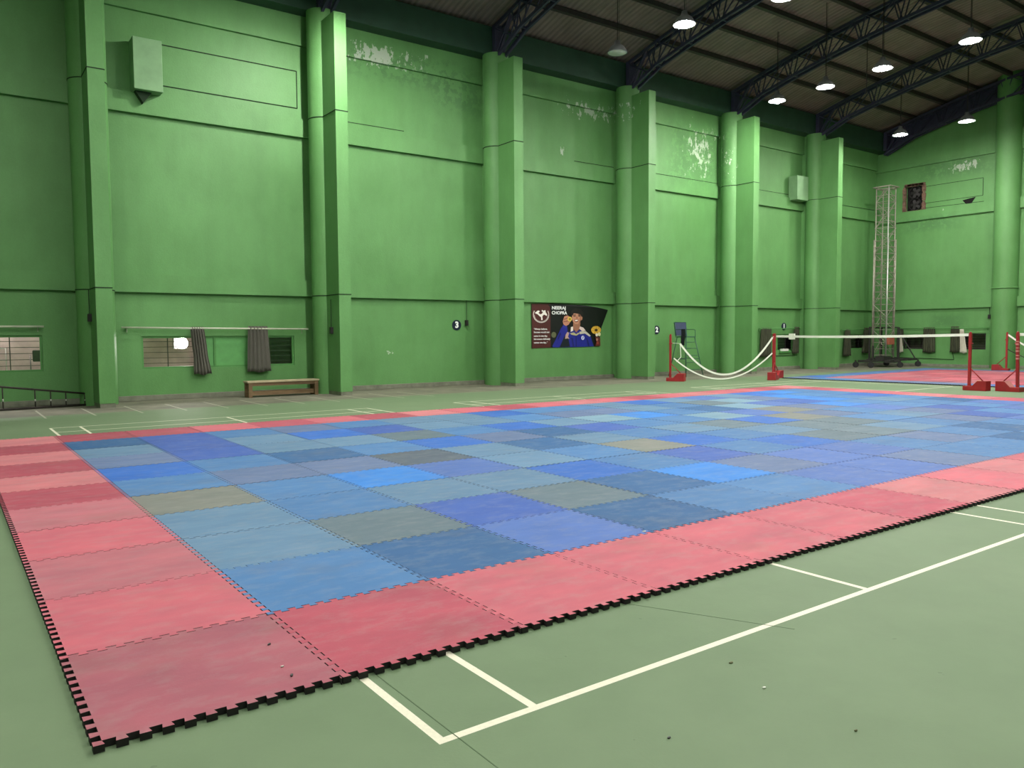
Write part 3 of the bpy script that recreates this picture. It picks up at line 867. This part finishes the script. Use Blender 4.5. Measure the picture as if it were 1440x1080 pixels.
# ------------------------------------------------------- lifting mast tower
t = empty('mast_tower', (34.95, 17.62, 0), 'tall aluminium lattice mast on a wheeled cart in the room corner', 'lift tower')
s = .34
mb = MB()
legs = [(-s, -s), (s, -s), (s, s), (-s, s)]
for zz0, zz1, in_, r_ in ((.42, 6.0, 0, .035), (.6, 8.45, .05, .028)):
    for x, y in legs:
        mb2 = MB(); f = 1 - in_ * 2.2
        mb2.tube((x * f, y * f, zz0), (x * f, y * f, zz1), r_, 8); mb2.build('mast_leg', M['alu'] if (x, y) != (-s, -s) else M['chrome'], t)
mb = MB()
for k_ in range(27):
    z = .55 + k_ * .3
    f = 1 if z < 6 else .89
    if z > 8.5: break
    for a, b in zip(legs, legs[1:] + legs[:1]):
        mb.tube((a[0] * f, a[1] * f, z), (b[0] * f, b[1] * f, z), .013, 6)
    if k_ % 2 == 0 and z < 8.0:
        for n_, (a, b) in enumerate(zip(legs, legs[1:] + legs[:1])):
            p, q = (a, b) if (k_ // 2 + n_) % 2 else (b, a)
            mb.tube((p[0] * f, p[1] * f, z), (q[0] * f, q[1] * f, z + .6), .013, 6)
mb.build('mast_lattice', M['alu'], t)
mb = MB(); mb.box(-.42, .42, -.42, -.36, 8.42, 8.47); mb.box(-.42, .42, .36, .42, 8.42, 8.47); mb.box(-.42, -.36, -.36, .36, 8.42, 8.47); mb.box(.36, .42, -.36, .36, 8.42, 8.47)
mb.build('mast_head', M['alu'], t)
mb = MB()
mb.bar((-1.75, .15, .3), (1.15, -.75, .36), .1, .1); mb.bar((-1.75, -.35, .3), (1.15, -1.0, .34), .08, .08)
mb.bar((-1.75, .2, .3), (-1.75, -.4, .3), .1, .1); mb.bar((1.15, -.7, .34), (1.15, -1.05, .34), .08, .08)
mb.bar((-.5, .5, .32), (-.5, -1.1, .3), .09, .09); mb.bar((.4, .4, .36), (.4, -1.0, .34), .08, .08); mb.box(-.5, .5, -.5, .45, .3, .42)
mb.bar((-1.2, -.2, .3), (-1.2, -.2, 1.0), .06, .06); mb.box(-1.0, -.35, -.6, -.2, .3, .52); mb.box(-.9, .1, -.85, -.55, .22, .34)
mb.build('cart_frame', M['dark_frame'], t)
mb = MB(); mb.bar((.62, -.42, .34), (.62, -.42, 1.86), .09, .09); mb.bar((-.42, .42, .4), (-.42, .42, 1.9), .07, .07)
mb.bar((-.42, .42, 1.86), (.62, .42, 1.86), .06, .06); mb.bar((.62, .42, 1.86), (.62, -.42, 1.86), .06, .06); mb.bar((.62, .42, .34), (.62, .42, 1.86), .07, .07)
mb.bar((.62, -.42, 1.7), (1.15, -.98, .36), .045, .045)
mb.build('support_frame', M['dark_frame'], t)
mb = MB(); mb.box(-.3, .18, -.47, -.35, 1.05, 1.38); mb.build('control_box', M['orange_box'], t, .01)
for x, y in ((-1.8, .3), (-1.8, -.45), (-.5, -1.12), (1.2, -1.08), (.9, .3)):
    mb = MB(); mb.tube((x - .03, y - .03, .13), (x + .03, y + .03, .13), .13, 18); w_ = mb.build('wheel', M['rubber'], t)
    mb = MB(); mb.bar((x, y, .13), (x, y, .34), .05, .09); mb.build('fork', M['dark_frame'], w_)

# --------------------------------------------------- long ladder on its edge
t = empty('steel_ladder', (0, 18.0, 0), 'dark tapering steel ladder lying on edge at lower left', 'ladder')
a0, a1 = Vector((-2.2, -.32, .03)), Vector((1.22, .22, .03)); b0, b1 = Vector((-2.2, -.30, .78)), Vector((1.22, .24, .29))
mb = MB(); mb.tube(a0, a1, .025, 8); mb.build('lower_rail', M['rust_iron'], t)
mb = MB(); mb.tube(b0, b1, .022, 8); mb.build('upper_rail', M['rust_iron'], t)
for f in (.08, .3, .52, .70, .79, .88, .995):
    p, q = a0.lerp(a1, f), b0.lerp(b1, f)
    mb = MB(); mb.tube(p, q, .013, 8); r_ = mb.build('rung', M['rust_iron'], t)
    mb = MB(); m_ = p.lerp(q, .35); mb.tube(m_, m_ + (q - p) * .12, .0145, 8); mb.build('bare_metal', M['chrome'], r_)

# -------------------------------------------------------- wall boxes & boards
t = empty('fan_cover', (2.9, 18.75, 7.62), 'pale green boxed cover high on the wall at upper left', 'wall box', 'boxed covers high on the green wall')
mb = MB(); mb.box(-.33, .33, -.17, .3, 0, 1.24); mb.build('box', M['cover_green'], t, .012)
mb = MB(); mb.prism([(-.28, 0), (.1, 0), (-.1, -.28)], lambda a, b: (a, .0, b), lambda a, b: (a, .2, b)); mb.build('bracket', M['dark_gap'], t)
t = empty('fan_cover', (29.75, 18.7, 7.5), 'pale green boxed cover high between last two pillars', 'wall box', 'boxed covers high on the green wall')
mb = MB(); mb.box(-.42, .42, -.15, .3, 0, 1.05); mb.build('box', M['cover_green'], t, .012)
def slit_panel(pts, mapf, n):
    mb = MB()
    for a, b in zip(pts, pts[1:] + pts[:1]):
        mb.bar(mapf(*a), mapf(*b), .022, .022)
    return mb
o = slit_panel([(3.25, 8.93), (6.82, 8.93), (6.82, 7.92), (3.25, 7.92)], lambda a, b: (a, 19.045, b), 1).build('trim_1', M['dark_gap']); struct(o)
o = slit_panel([(36.59, 16.7)], lambda a, b: (0, 0, 0), 1) if False else None
mb = MB()
for p, q in (((16.7, 8.5), (14.05, 8.5)), ((14.05, 8.5), (14.05, 7.72)), ((14.05, 7.72), (16.7, 7.72)), ((16.9, 7.5), (14.0, 7.45))):
    mb.bar((36.6, p[0], p[1]), (36.6, q[0], q[1]), .02, .02)
struct(mb.build('trim_2', M['dark_gap']))
for n_, (x0, x1, z) in enumerate(((7.5, 10.15, 7.78), (-6, -.1, 9.0), (16.9, 19.2, 7.72), (21, 24.6, 7.75), (27, 30.5, 7.78), (30.9, 36.5, 7.7))):
    mb = MB(); mb.bar((x0, 19.047, z), (x1, 19.047, z), .016, .016); struct(mb.build(f'trim_{3 + n_}', M['dark_gap']))
# broken fan opening in the end wall
t = empty('fan_opening', (36.58, 17.13, 8.02), 'broken brick edged wall opening with two old round fans', 'wall fan')
mb = MB()
random.seed(3)
for k_ in range(46):
    a = 2 * PI * k_ / 46
    y = max(-.47, min(.47, .62 * math.cos(a))); z = max(-.64, min(.64, .85 * math.sin(a)))
    s_ = random.uniform(.05, .1)
    mb.box(-.04, .06, y - s_, y + s_, z - s_ * .7, z + s_ * .7)
mb.build('brick_edge', M['brick'], t)
mb = MB(); mb.box(.2, .24, -.42, .42, -.58, .58); mb.build('back_panel', M['hole'], t)
for z in (-.28, .28):
    mb = MB()
    ring = [(.27, -.03), (.3, -.03), (.3, .05), (.27, .05), (.27, -.03)]
    n_ = 24
    pr_ = []
    for i in range(n_):
        a = 2 * PI * i / n_; b = 2 * PI * (i + 1) / n_
        for (r0, h0), (r1, h1) in zip(ring[:-1], ring[1:]):
            mb.face([(h0 + .1, r0 * math.cos(a), z + r0 * math.sin(a)), (h0 + .1, r0 * math.cos(b), z + r0 * math.sin(b)), (h1 + .1, r1 * math.cos(b), z + r1 * math.sin(b)), (h1 + .1, r1 * math.cos(a), z + r1 * math.sin(a))])
    fr = mb.build('fan_ring', M['iron'], t)
    mb = MB(); mb.tube((.06, 0, z), (.16, 0, z), .06, 12)
    for i in range(5):
        a = 2 * PI * i / 5
        mb.bar((.11, .05 * math.cos(a), z + .05 * math.sin(a)), (.13, .24 * math.cos(a), z + .24 * math.sin(a)), .12, .012, (1, .4, 0))
    mb.build('fan_blades', M['iron'], fr)
mb = MB(); mb.prism([(14.35, 7.70), (14.92, 7.62), (14.62, 7.28)], lambda a, b: (36.585, a, b), lambda a, b: (36.61, a, b))
o = mb.build('broken_hole', M['hole']); tag(o, 'dark triangular hole in the end wall plaster right of fans', 'hole')

# small switch boxes and cables
def sw(x, y, z, axis, label, cord=.7):
    t = empty('switch_box', (x, y, z), label, 'switch box', 'small switch boxes on the pillars')
    mb = MB(); mb.box(-.04, .04, -.05, .05, -.09, .09); mb.build('box', M['iron'] if cord < .8 else M['frame_green'], t, .006)
    mb = MB(); mb.tube((.0, 0, .09), (0, 0, .09 + cord), .009, 6); mb.build('conduit', M['dark_gap'], t)
sw(1.33, 17.95, 2.05, 'x', 'small dark box on the side of the far left pillar', .55)
sw(7.13, 17.72, 1.75, 'x', 'small dark box below a cord on the pillar beside the bench', .75)
sw(12.30, 18.99, 2.0, 'x', 'small green box on a conduit left of the poster pillar', .65)
sw(36.57, 13.62, 2.3, 'x', 'small box beside the round column of the end wall', .35)
mb = MB(); mb.path([(27.4, 19.03, .62), (30.2, 19.03, .60)], .012, 6); o = mb.build('wall_cable', M['dark_gap']); tag(o, 'thin dark cable along the wall behind the doubled net posts', 'cable')
mb = MB(); mb.path([(36.58, 15.2, .82), (36.58, 15.1, .35), (36.58, 18.9, .42)], .012, 6); o = mb.build('wall_cable', M['dark_gap']); tag(o, 'thin dark cable low on the end wall below the windows', 'cable')
t = tag(MB().box(-.22, .22, -.06, .06, 0, .1).build('small_box', M['paper']), 'small white box on the sill of the window behind net posts', 'box'); t.location = (29.2, 19.0, .82)
mb = MB(); mb.box(28.85, 29.6, 18.96, 19.04, .74, .82); struct(mb.build('trim_12', M['frame_green']))

# ------------------------------------------------------------ number discs
def font_mesh(txt, size, name, mat, parent, loc, width=None, ext=.004, bold=.0, basis=None, align='CENTER', centre_v=False):
    cu = bpy.data.curves.new(name, 'FONT'); cu.body = txt; cu.size = size; cu.align_x = align; cu.extrude = ext; cu.offset = bold
    if centre_v: cu.align_y = 'CENTER'
    ob = bpy.data.objects.new(name + '_curve', cu); COL.objects.link(ob)
    dg = bpy.context.evaluated_depsgraph_get()
    me = bpy.data.meshes.new_from_object(ob.evaluated_get(dg)); me.name = name
    bpy.data.objects.remove(ob); bpy.data.curves.remove(cu)
    # upright on the left wall: text x -> +X, text y -> +Z, normal -> -Y
    xsv = [v.co.x for v in me.vertices]; sc = 1
    if width: sc = width / max(1e-6, max(xsv) - min(xsv))
    for v in me.vertices:
        v.co = Vector((v.co.x * sc, -v.co.z, v.co.y))
    me.materials.clear(); me.materials.append(mat)
    o = bpy.data.objects.new(name, me); COL.objects.link(o); o.parent = parent; o.location = loc
    return o
def disc(x, z, num, label):
    t = empty('number_disc', (x, 19.04, z), label, 'number sign', 'court number discs')
    mb = MB(); mb.tube((0, -.012, 0), (0, .008, 0), .165, 32); mb.build('plate', M['navy_disc'], t)
    font_mesh(num, .27, 'numeral', M['white_print'], t, (0, -.016, 0), bold=.012, centre_v=True)
disc(11.95, 1.93, '3', 'round navy disc with white number 3')
disc(21.07, 1.77, '2', 'round navy disc with white number 2')
disc(29.18, 1.92, '1', 'round navy disc with white number 1')

# ------------------------------------------------------------------- poster
POSTER_SHAPES = {
    'bg': [(14.952, 2.669), (15.849, 2.696), (16.574, 2.678), (17.407, 2.651), (17.979, 2.585), (18.461, 2.506), (18.329, 2.2), (18.183, 1.874), (18.11, 1.571), (18.095, 1.181), (16.845, 1.154), (15.762, 1.159), (14.968, 1.139)],
    'panel': [(14.965, 2.663), (15.782, 2.686), (15.794, 1.156), (14.981, 1.143)],
    'kicker': [(15.104, 2.361), (15.246, 2.444), (15.323, 2.417), (15.258, 2.359), (15.336, 2.309), (15.406, 2.33), (15.466, 2.392), (15.396, 2.412), (15.414, 2.467), (15.479, 2.433), (15.558, 2.461), (15.578, 2.379), (15.641, 2.306), (15.622, 2.257), (15.505, 2.305), (15.452, 2.269), (15.426, 2.239), (15.441, 2.12), (15.379, 2.112), (15.369, 2.214), (15.284, 2.262), (15.219, 2.314), (15.142, 2.333)],
    'jacket': [(15.868, 1.209), (16.083, 1.539), (16.273, 1.851), (16.368, 1.934), (16.544, 1.872), (16.571, 1.683), (16.791, 1.735), (17.125, 1.767), (17.406, 1.703), (17.634, 1.573), (17.719, 1.358), (17.806, 1.174), (17.124, 1.161), (16.433, 1.16), (15.895, 1.163)],
    'jacket_shadow': [(16.407, 1.537), (16.544, 1.62), (16.679, 1.178), (16.406, 1.165), (16.189, 1.165)],
    'shoulder': [(17.097, 1.703), (17.237, 1.735), (17.406, 1.724), (17.634, 1.573), (17.594, 1.526), (17.364, 1.643), (17.125, 1.618)],
    'chest': [(16.653, 1.652), (16.846, 1.683), (16.957, 1.619), (17.041, 1.678), (17.125, 1.65), (16.957, 1.566), (16.736, 1.599)],
    'collar_l': [(16.709, 1.872), (16.805, 1.894), (16.819, 1.746), (16.695, 1.704)],
    'collar_r': [(17.125, 1.894), (17.293, 1.852), (17.406, 1.745), (17.237, 1.728), (17.097, 1.809)],
    'sleeve': [(16.544, 1.704), (16.626, 1.662), (16.571, 1.536), (16.639, 1.452), (16.543, 1.474), (16.434, 1.453), (16.462, 1.6)],
    'neck': [(16.82, 2.041), (17.153, 2.043), (17.139, 1.83), (16.957, 1.682), (16.805, 1.83)],
    'face': [(16.76, 2.325), (16.848, 2.382), (17.07, 2.391), (17.182, 2.323), (17.196, 2.191), (17.139, 2.064), (17.027, 1.979), (16.902, 1.982), (16.806, 2.051), (16.751, 2.167)],
    'ear': [(17.182, 2.255), (17.243, 2.255), (17.238, 2.149), (17.181, 2.102)],
    'hair': [(16.669, 2.33), (16.724, 2.45), (16.918, 2.547), (17.154, 2.513), (17.28, 2.383), (17.26, 2.23), (17.196, 2.244), (17.148, 2.322), (16.987, 2.354), (16.834, 2.361), (16.779, 2.283), (16.716, 2.272)],
    'fist': [(16.322, 2.07), (16.396, 2.248), (16.546, 2.285), (16.688, 2.213), (16.715, 2.099), (16.586, 1.956), (16.463, 1.91), (16.354, 1.972)],
    'wrist': [(16.354, 1.955), (16.545, 1.956), (16.517, 1.851), (16.327, 1.872)],
    'knuckle_a': [(16.369, 2.154), (16.546, 2.207), (16.551, 2.186), (16.377, 2.129)],
    'knuckle_b': [(16.349, 2.07), (16.545, 2.098), (16.551, 2.077), (16.355, 2.045)],
    'eye_a': [(16.806, 2.268), (16.917, 2.286), (16.925, 2.261), (16.815, 2.243)],
    'eye_b': [(17.028, 2.283), (17.14, 2.276), (17.134, 2.25), (17.031, 2.258)],
    'brow_a': [(16.793, 2.306), (16.925, 2.32), (16.925, 2.303), (16.798, 2.287)],
    'brow_b': [(17.02, 2.321), (17.148, 2.31), (17.145, 2.291), (17.023, 2.302)],
    'nose': [(16.947, 2.253), (16.986, 2.253), (17.02, 2.173), (16.925, 2.172)],
    'mouth': [(16.834, 2.13), (17.042, 2.148), (17.014, 2.067), (16.916, 2.046)],
    'teeth': [(16.856, 2.121), (17.019, 2.135), (16.992, 2.093), (16.908, 2.079)],
    'stem': [(17.835, 1.508), (17.921, 1.529), (18.081, 1.485), (18.095, 1.192), (17.834, 1.184), (17.907, 1.356)],
}
PC = {'bg': (9, 12, 12), 'panel': (72, 30, 28), 'kicker': (232, 228, 222), 'jacket': (28, 34, 128), 'jacket_shadow': (16, 24, 34), 'shoulder': (186, 180, 164),
      'chest': (166, 162, 120), 'collar_l': (214, 204, 196), 'collar_r': (206, 186, 180), 'sleeve': (182, 150, 140), 'neck': (150, 102, 80), 'face': (188, 134, 108),
      'ear': (170, 116, 92), 'hair': (28, 23, 22), 'fist': (186, 128, 104), 'wrist': (40, 46, 140), 'knuckle_a': (112, 66, 50), 'knuckle_b': (112, 66, 50),
      'eye_a': (24, 16, 14), 'eye_b': (24, 16, 14), 'brow_a': (14, 10, 10), 'brow_b': (14, 10, 10), 'nose': (160, 106, 84), 'mouth': (90, 40, 36), 'teeth': (232, 226, 218),
      'stem': (92, 40, 36)}
pst = empty('wall_poster', (16.6, 19.03, 1.9), 'dark printed wall poster of a smiling athlete holding a medal', 'poster')
PO = Vector((16.6, 19.03, 1.9))
LAY = ['bg', 'panel', 'kicker', 'jacket', 'jacket_shadow', 'wrist', 'neck', 'collar_l', 'collar_r', 'sleeve', 'shoulder', 'chest', 'face', 'ear', 'hair', 'fist',
       'knuckle_a', 'knuckle_b', 'brow_a', 'brow_b', 'eye_a', 'eye_b', 'nose', 'mouth', 'teeth', 'stem']
PARTNAME = {'bg': 'poster_sheet', 'panel': 'side_panel', 'kicker': 'emblem_figure', 'jacket': 'printed_jacket', 'face': 'printed_face', 'hair': 'printed_hair', 'fist': 'printed_hand', 'stem': 'printed_bouquet'}
HOST = {'jacket_shadow': 'jacket', 'wrist': 'jacket', 'collar_l': 'jacket', 'collar_r': 'jacket', 'sleeve': 'jacket', 'shoulder': 'jacket', 'chest': 'jacket',
        'neck': 'face', 'ear': 'face', 'brow_a': 'face', 'brow_b': 'face', 'eye_a': 'face', 'eye_b': 'face', 'nose': 'face', 'mouth': 'face', 'teeth': 'face',
        'knuckle_a': 'fist', 'knuckle_b': 'fist'}
def curl(x, z):
    """the top right corner has come loose and leans off the wall"""
    d = max(0.0, (x - 17.6) * .55 + (z - 2.2) * .6)
    return .10 * d * d
parts = {}; mats_of = {}
def pmat(rgb):
    if rgb not in mats_of: mats_of[rgb] = flat('poster ink %d %d %d' % rgb, rgb, .42, .4)
    return mats_of[rgb]
def add_shape(host, pts, rgb, depth):
    if host not in parts: parts[host] = (MB(), [])
    mb, ml = parts[host]
    m = pmat(rgb)
    if m not in ml: ml.append(m)
    mb.mi = ml.index(m)
    y = -.004 - depth * .0016
    vs = [mb.bm.verts.new((x - PO.x, y - curl(x, z), z - PO.z)) for x, z in pts]
    f = mb.bm.faces.new(vs); f.material_index = mb.mi
    if host == 'bg':                                     # the sheet itself has thickness
        vb = [mb.bm.verts.new((x - PO.x, y + .003 - curl(x, z), z - PO.z)) for x, z in pts]
        mb.bm.faces.new(vb[::-1]).material_index = mb.mi
        for i in range(len(pts)):
            mb.bm.faces.new([vs[i], vs[(i + 1) % len(pts)], vb[(i + 1) % len(pts)], vb[i]]).material_index = mb.mi
FOLDS = [[(16.10, 1.50), (16.22, 1.70), (16.26, 1.62), (16.12, 1.40)], [(16.72, 1.50), (16.80, 1.18), (16.86, 1.18), (16.80, 1.48)], [(17.42, 1.50), (17.52, 1.18), (17.60, 1.18), (17.50, 1.46)], [(16.93, 1.62), (16.97, 1.62), (16.98, 1.18), (16.93, 1.18)]]
for q in FOLDS: add_shape('jacket', q, (18, 22, 92), 4.5)
add_shape('face', [(17.04, 2.39), (17.182, 2.323), (17.196, 2.191), (17.139, 2.064), (17.06, 2.0), (17.10, 2.12), (17.12, 2.25)], (156, 104, 82), 12.6)
for d, key in enumerate(LAY):
    add_shape(HOST.get(key, key), POSTER_SHAPES[key], PC[key], d)
def ell(cx, cz, rx, rz, n=20): return [(cx + rx * math.cos(2 * PI * i / n), cz + rz * math.sin(2 * PI * i / n)) for i in range(n)]
add_shape('medal', ell(16.63, 2.155, .10, .085), (212, 184, 84), 27); add_shape('medal', ell(16.63, 2.155, .055, .045), (150, 118, 50), 28)
for i in range(14):
    a = 2 * PI * i / 14; add_shape('stem', ell(17.878 + .16 * math.cos(a), 1.766 + .095 * math.sin(a), .085, .055, 10), (208, 166, 62) if i % 2 else (190, 146, 48), 27 + .02 * i)
add_shape('stem', ell(17.878, 1.766, .075, .05), (52, 34, 18), 28.5)
for cx, cz, r, rgb in ((17.907, 1.594, .06, (220, 210, 200)), (18.03, 1.615, .07, (214, 204, 160)), (17.92, 1.42, .05, (170, 120, 104)), (17.95, 1.30, .055, (140, 60, 50))):
    add_shape('stem', ell(cx, cz, r, r), rgb, 29)
add_shape('bokeh', ell(15.93, 1.602, .11, .10), (88, 92, 66), 3)
add_shape('jacket', ell(17.25, 1.49, .075, .075), (196, 200, 222), 20)
add_shape('jacket', [(17.22, 1.45), (17.26, 1.54), (17.29, 1.53), (17.25, 1.44)], (36, 44, 146), 21)
for i in range(26):                                      # dotted wreath of the emblem
    a = math.radians(-205 + 230 * i / 25)
    add_shape('wreath', ell(15.375 + .335 * math.cos(a), 2.30 + .27 * math.sin(a), .022, .018, 8), (226, 220, 214), 3)
for i in range(18):
    a, b = math.radians(-175 + 170 * i / 18), math.radians(-175 + 170 * (i + .85) / 18)
    add_shape('wreath', [(15.375 + .29 * math.cos(a), 2.30 + .235 * math.sin(a)), (15.375 + .305 * math.cos(a), 2.30 + .248 * math.sin(a)), (15.375 + .305 * math.cos(b), 2.30 + .248 * math.sin(b)), (15.375 + .29 * math.cos(b), 2.30 + .235 * math.sin(b))], (226, 220, 214), 3.2)
PARTNAME.update({'medal': 'printed_medal', 'bokeh': 'printed_light_spot', 'wreath': 'emblem_wreath'})
for host, (mb, ml) in parts.items():
    mb.build(PARTNAME[host], ml, pst)
hl = font_mesh('NEERAJ', .155, 'headline_text', M['white_print'], pst, (15.81 - PO.x, -.05, 2.49 - PO.z), width=.62, ext=.002, bold=.004, align='LEFT')
hl = font_mesh('CHOPRA', .155, 'headline_text', M['white_print'], pst, (15.81 - PO.x, -.05, 2.318 - PO.z), width=.69, ext=.002, bold=.004, align='LEFT')
for txt, z, w in (('“Always believe,', 1.778, .59), ('Success would not', 1.668, .68), ('come in one day,', 1.540, .59), ('but ensure definitely', 1.432, .71), ('comes one day..”', 1.310, .60)):
    font_mesh(txt, .082, 'quote_text', M['white_print'], pst, (15.035 - PO.x, -.03, z - PO.z), width=w, ext=.001, bold=.0015, align='LEFT')

# ------------------------------------------------------------ bits on the floor
def scrap(x, y, z, s, m, label, name='scrap', rz=0):
    mb = MB()
    n_ = 7
    pts = [((s * random.uniform(.6, 1.0)) * math.cos(2 * PI * i / n_), .55 * s * random.uniform(.6, 1.0) * math.sin(2 * PI * i / n_)) for i in range(n_)]
    mb.prism(pts, lambda a, b: (a, b, 0), lambda a, b: (a, b, .004 + .12 * abs(a)))
    o = mb.build(name, M[m]); o.location = (x, y, z); o.rotation_euler = (0, 0, rz)
    tag(o, label, 'scrap', 'scraps lying about')
scrap(1.40, -.44, .001, .012, 'paper', 'white paper scrap on the green floor, lower right')
scrap(1.50, -.18, .001, .014, 'leaf', 'dry brown leaf bit on the green floor near the court line')
scrap(1.37, -.89, .001, .010, 'leaf', 'tiny dark leaf crumb low on the green floor')
scrap(.74, -.49, .001, .010, 'black_plastic', 'tiny black crumb beside the court line corner')
scrap(-.22, 1.29, .033, .014, 'black_plastic', 'dark rubber crumb on the near corner mat, upper one', rz=.6)
scrap(-.26, .87, .033, .016, 'black_plastic', 'dark rubber crumb on the near corner mat, lower one', rz=1.2)
scrap(-.26, .99, .033, .011, 'paper', 'pale scrap on the near corner mat')
scrap(2.9, 1.775, .033, .022, 'paper', 'pale scrap on the seam between the red border and blue mats')
# joints in the floor coating
M['joint'] = flat('floor joint', (78, 98, 70), .9)
for n_, (p, q) in enumerate((((.085, .9), (.085, -4.0)), ((1.6, .9), (2.12, -.1)))):
    mb = MB(); mb.bar(p + (.0, ), q + (.0, ), .004, .002); struct(mb.build(f'trim_{14 + n_}', M['joint']))
# loose cords hanging under the trusses
for y, z0, z1, l in ((12.75, 11.62, 9.85, 'long bare cable hanging from the truss, left of the third lit lamp'), (12.2, 11.75, 10.85, 'short bare cable hanging from the truss above the third lit lamp')):
    mb = MB(); mb.tube((0, 0, z0 - z1), (0, 0, 0), .012, 6); o = mb.build('hanging_cable', M['iron']); o.location = (24.74, y, z1)
    tag(o, l, 'cable')
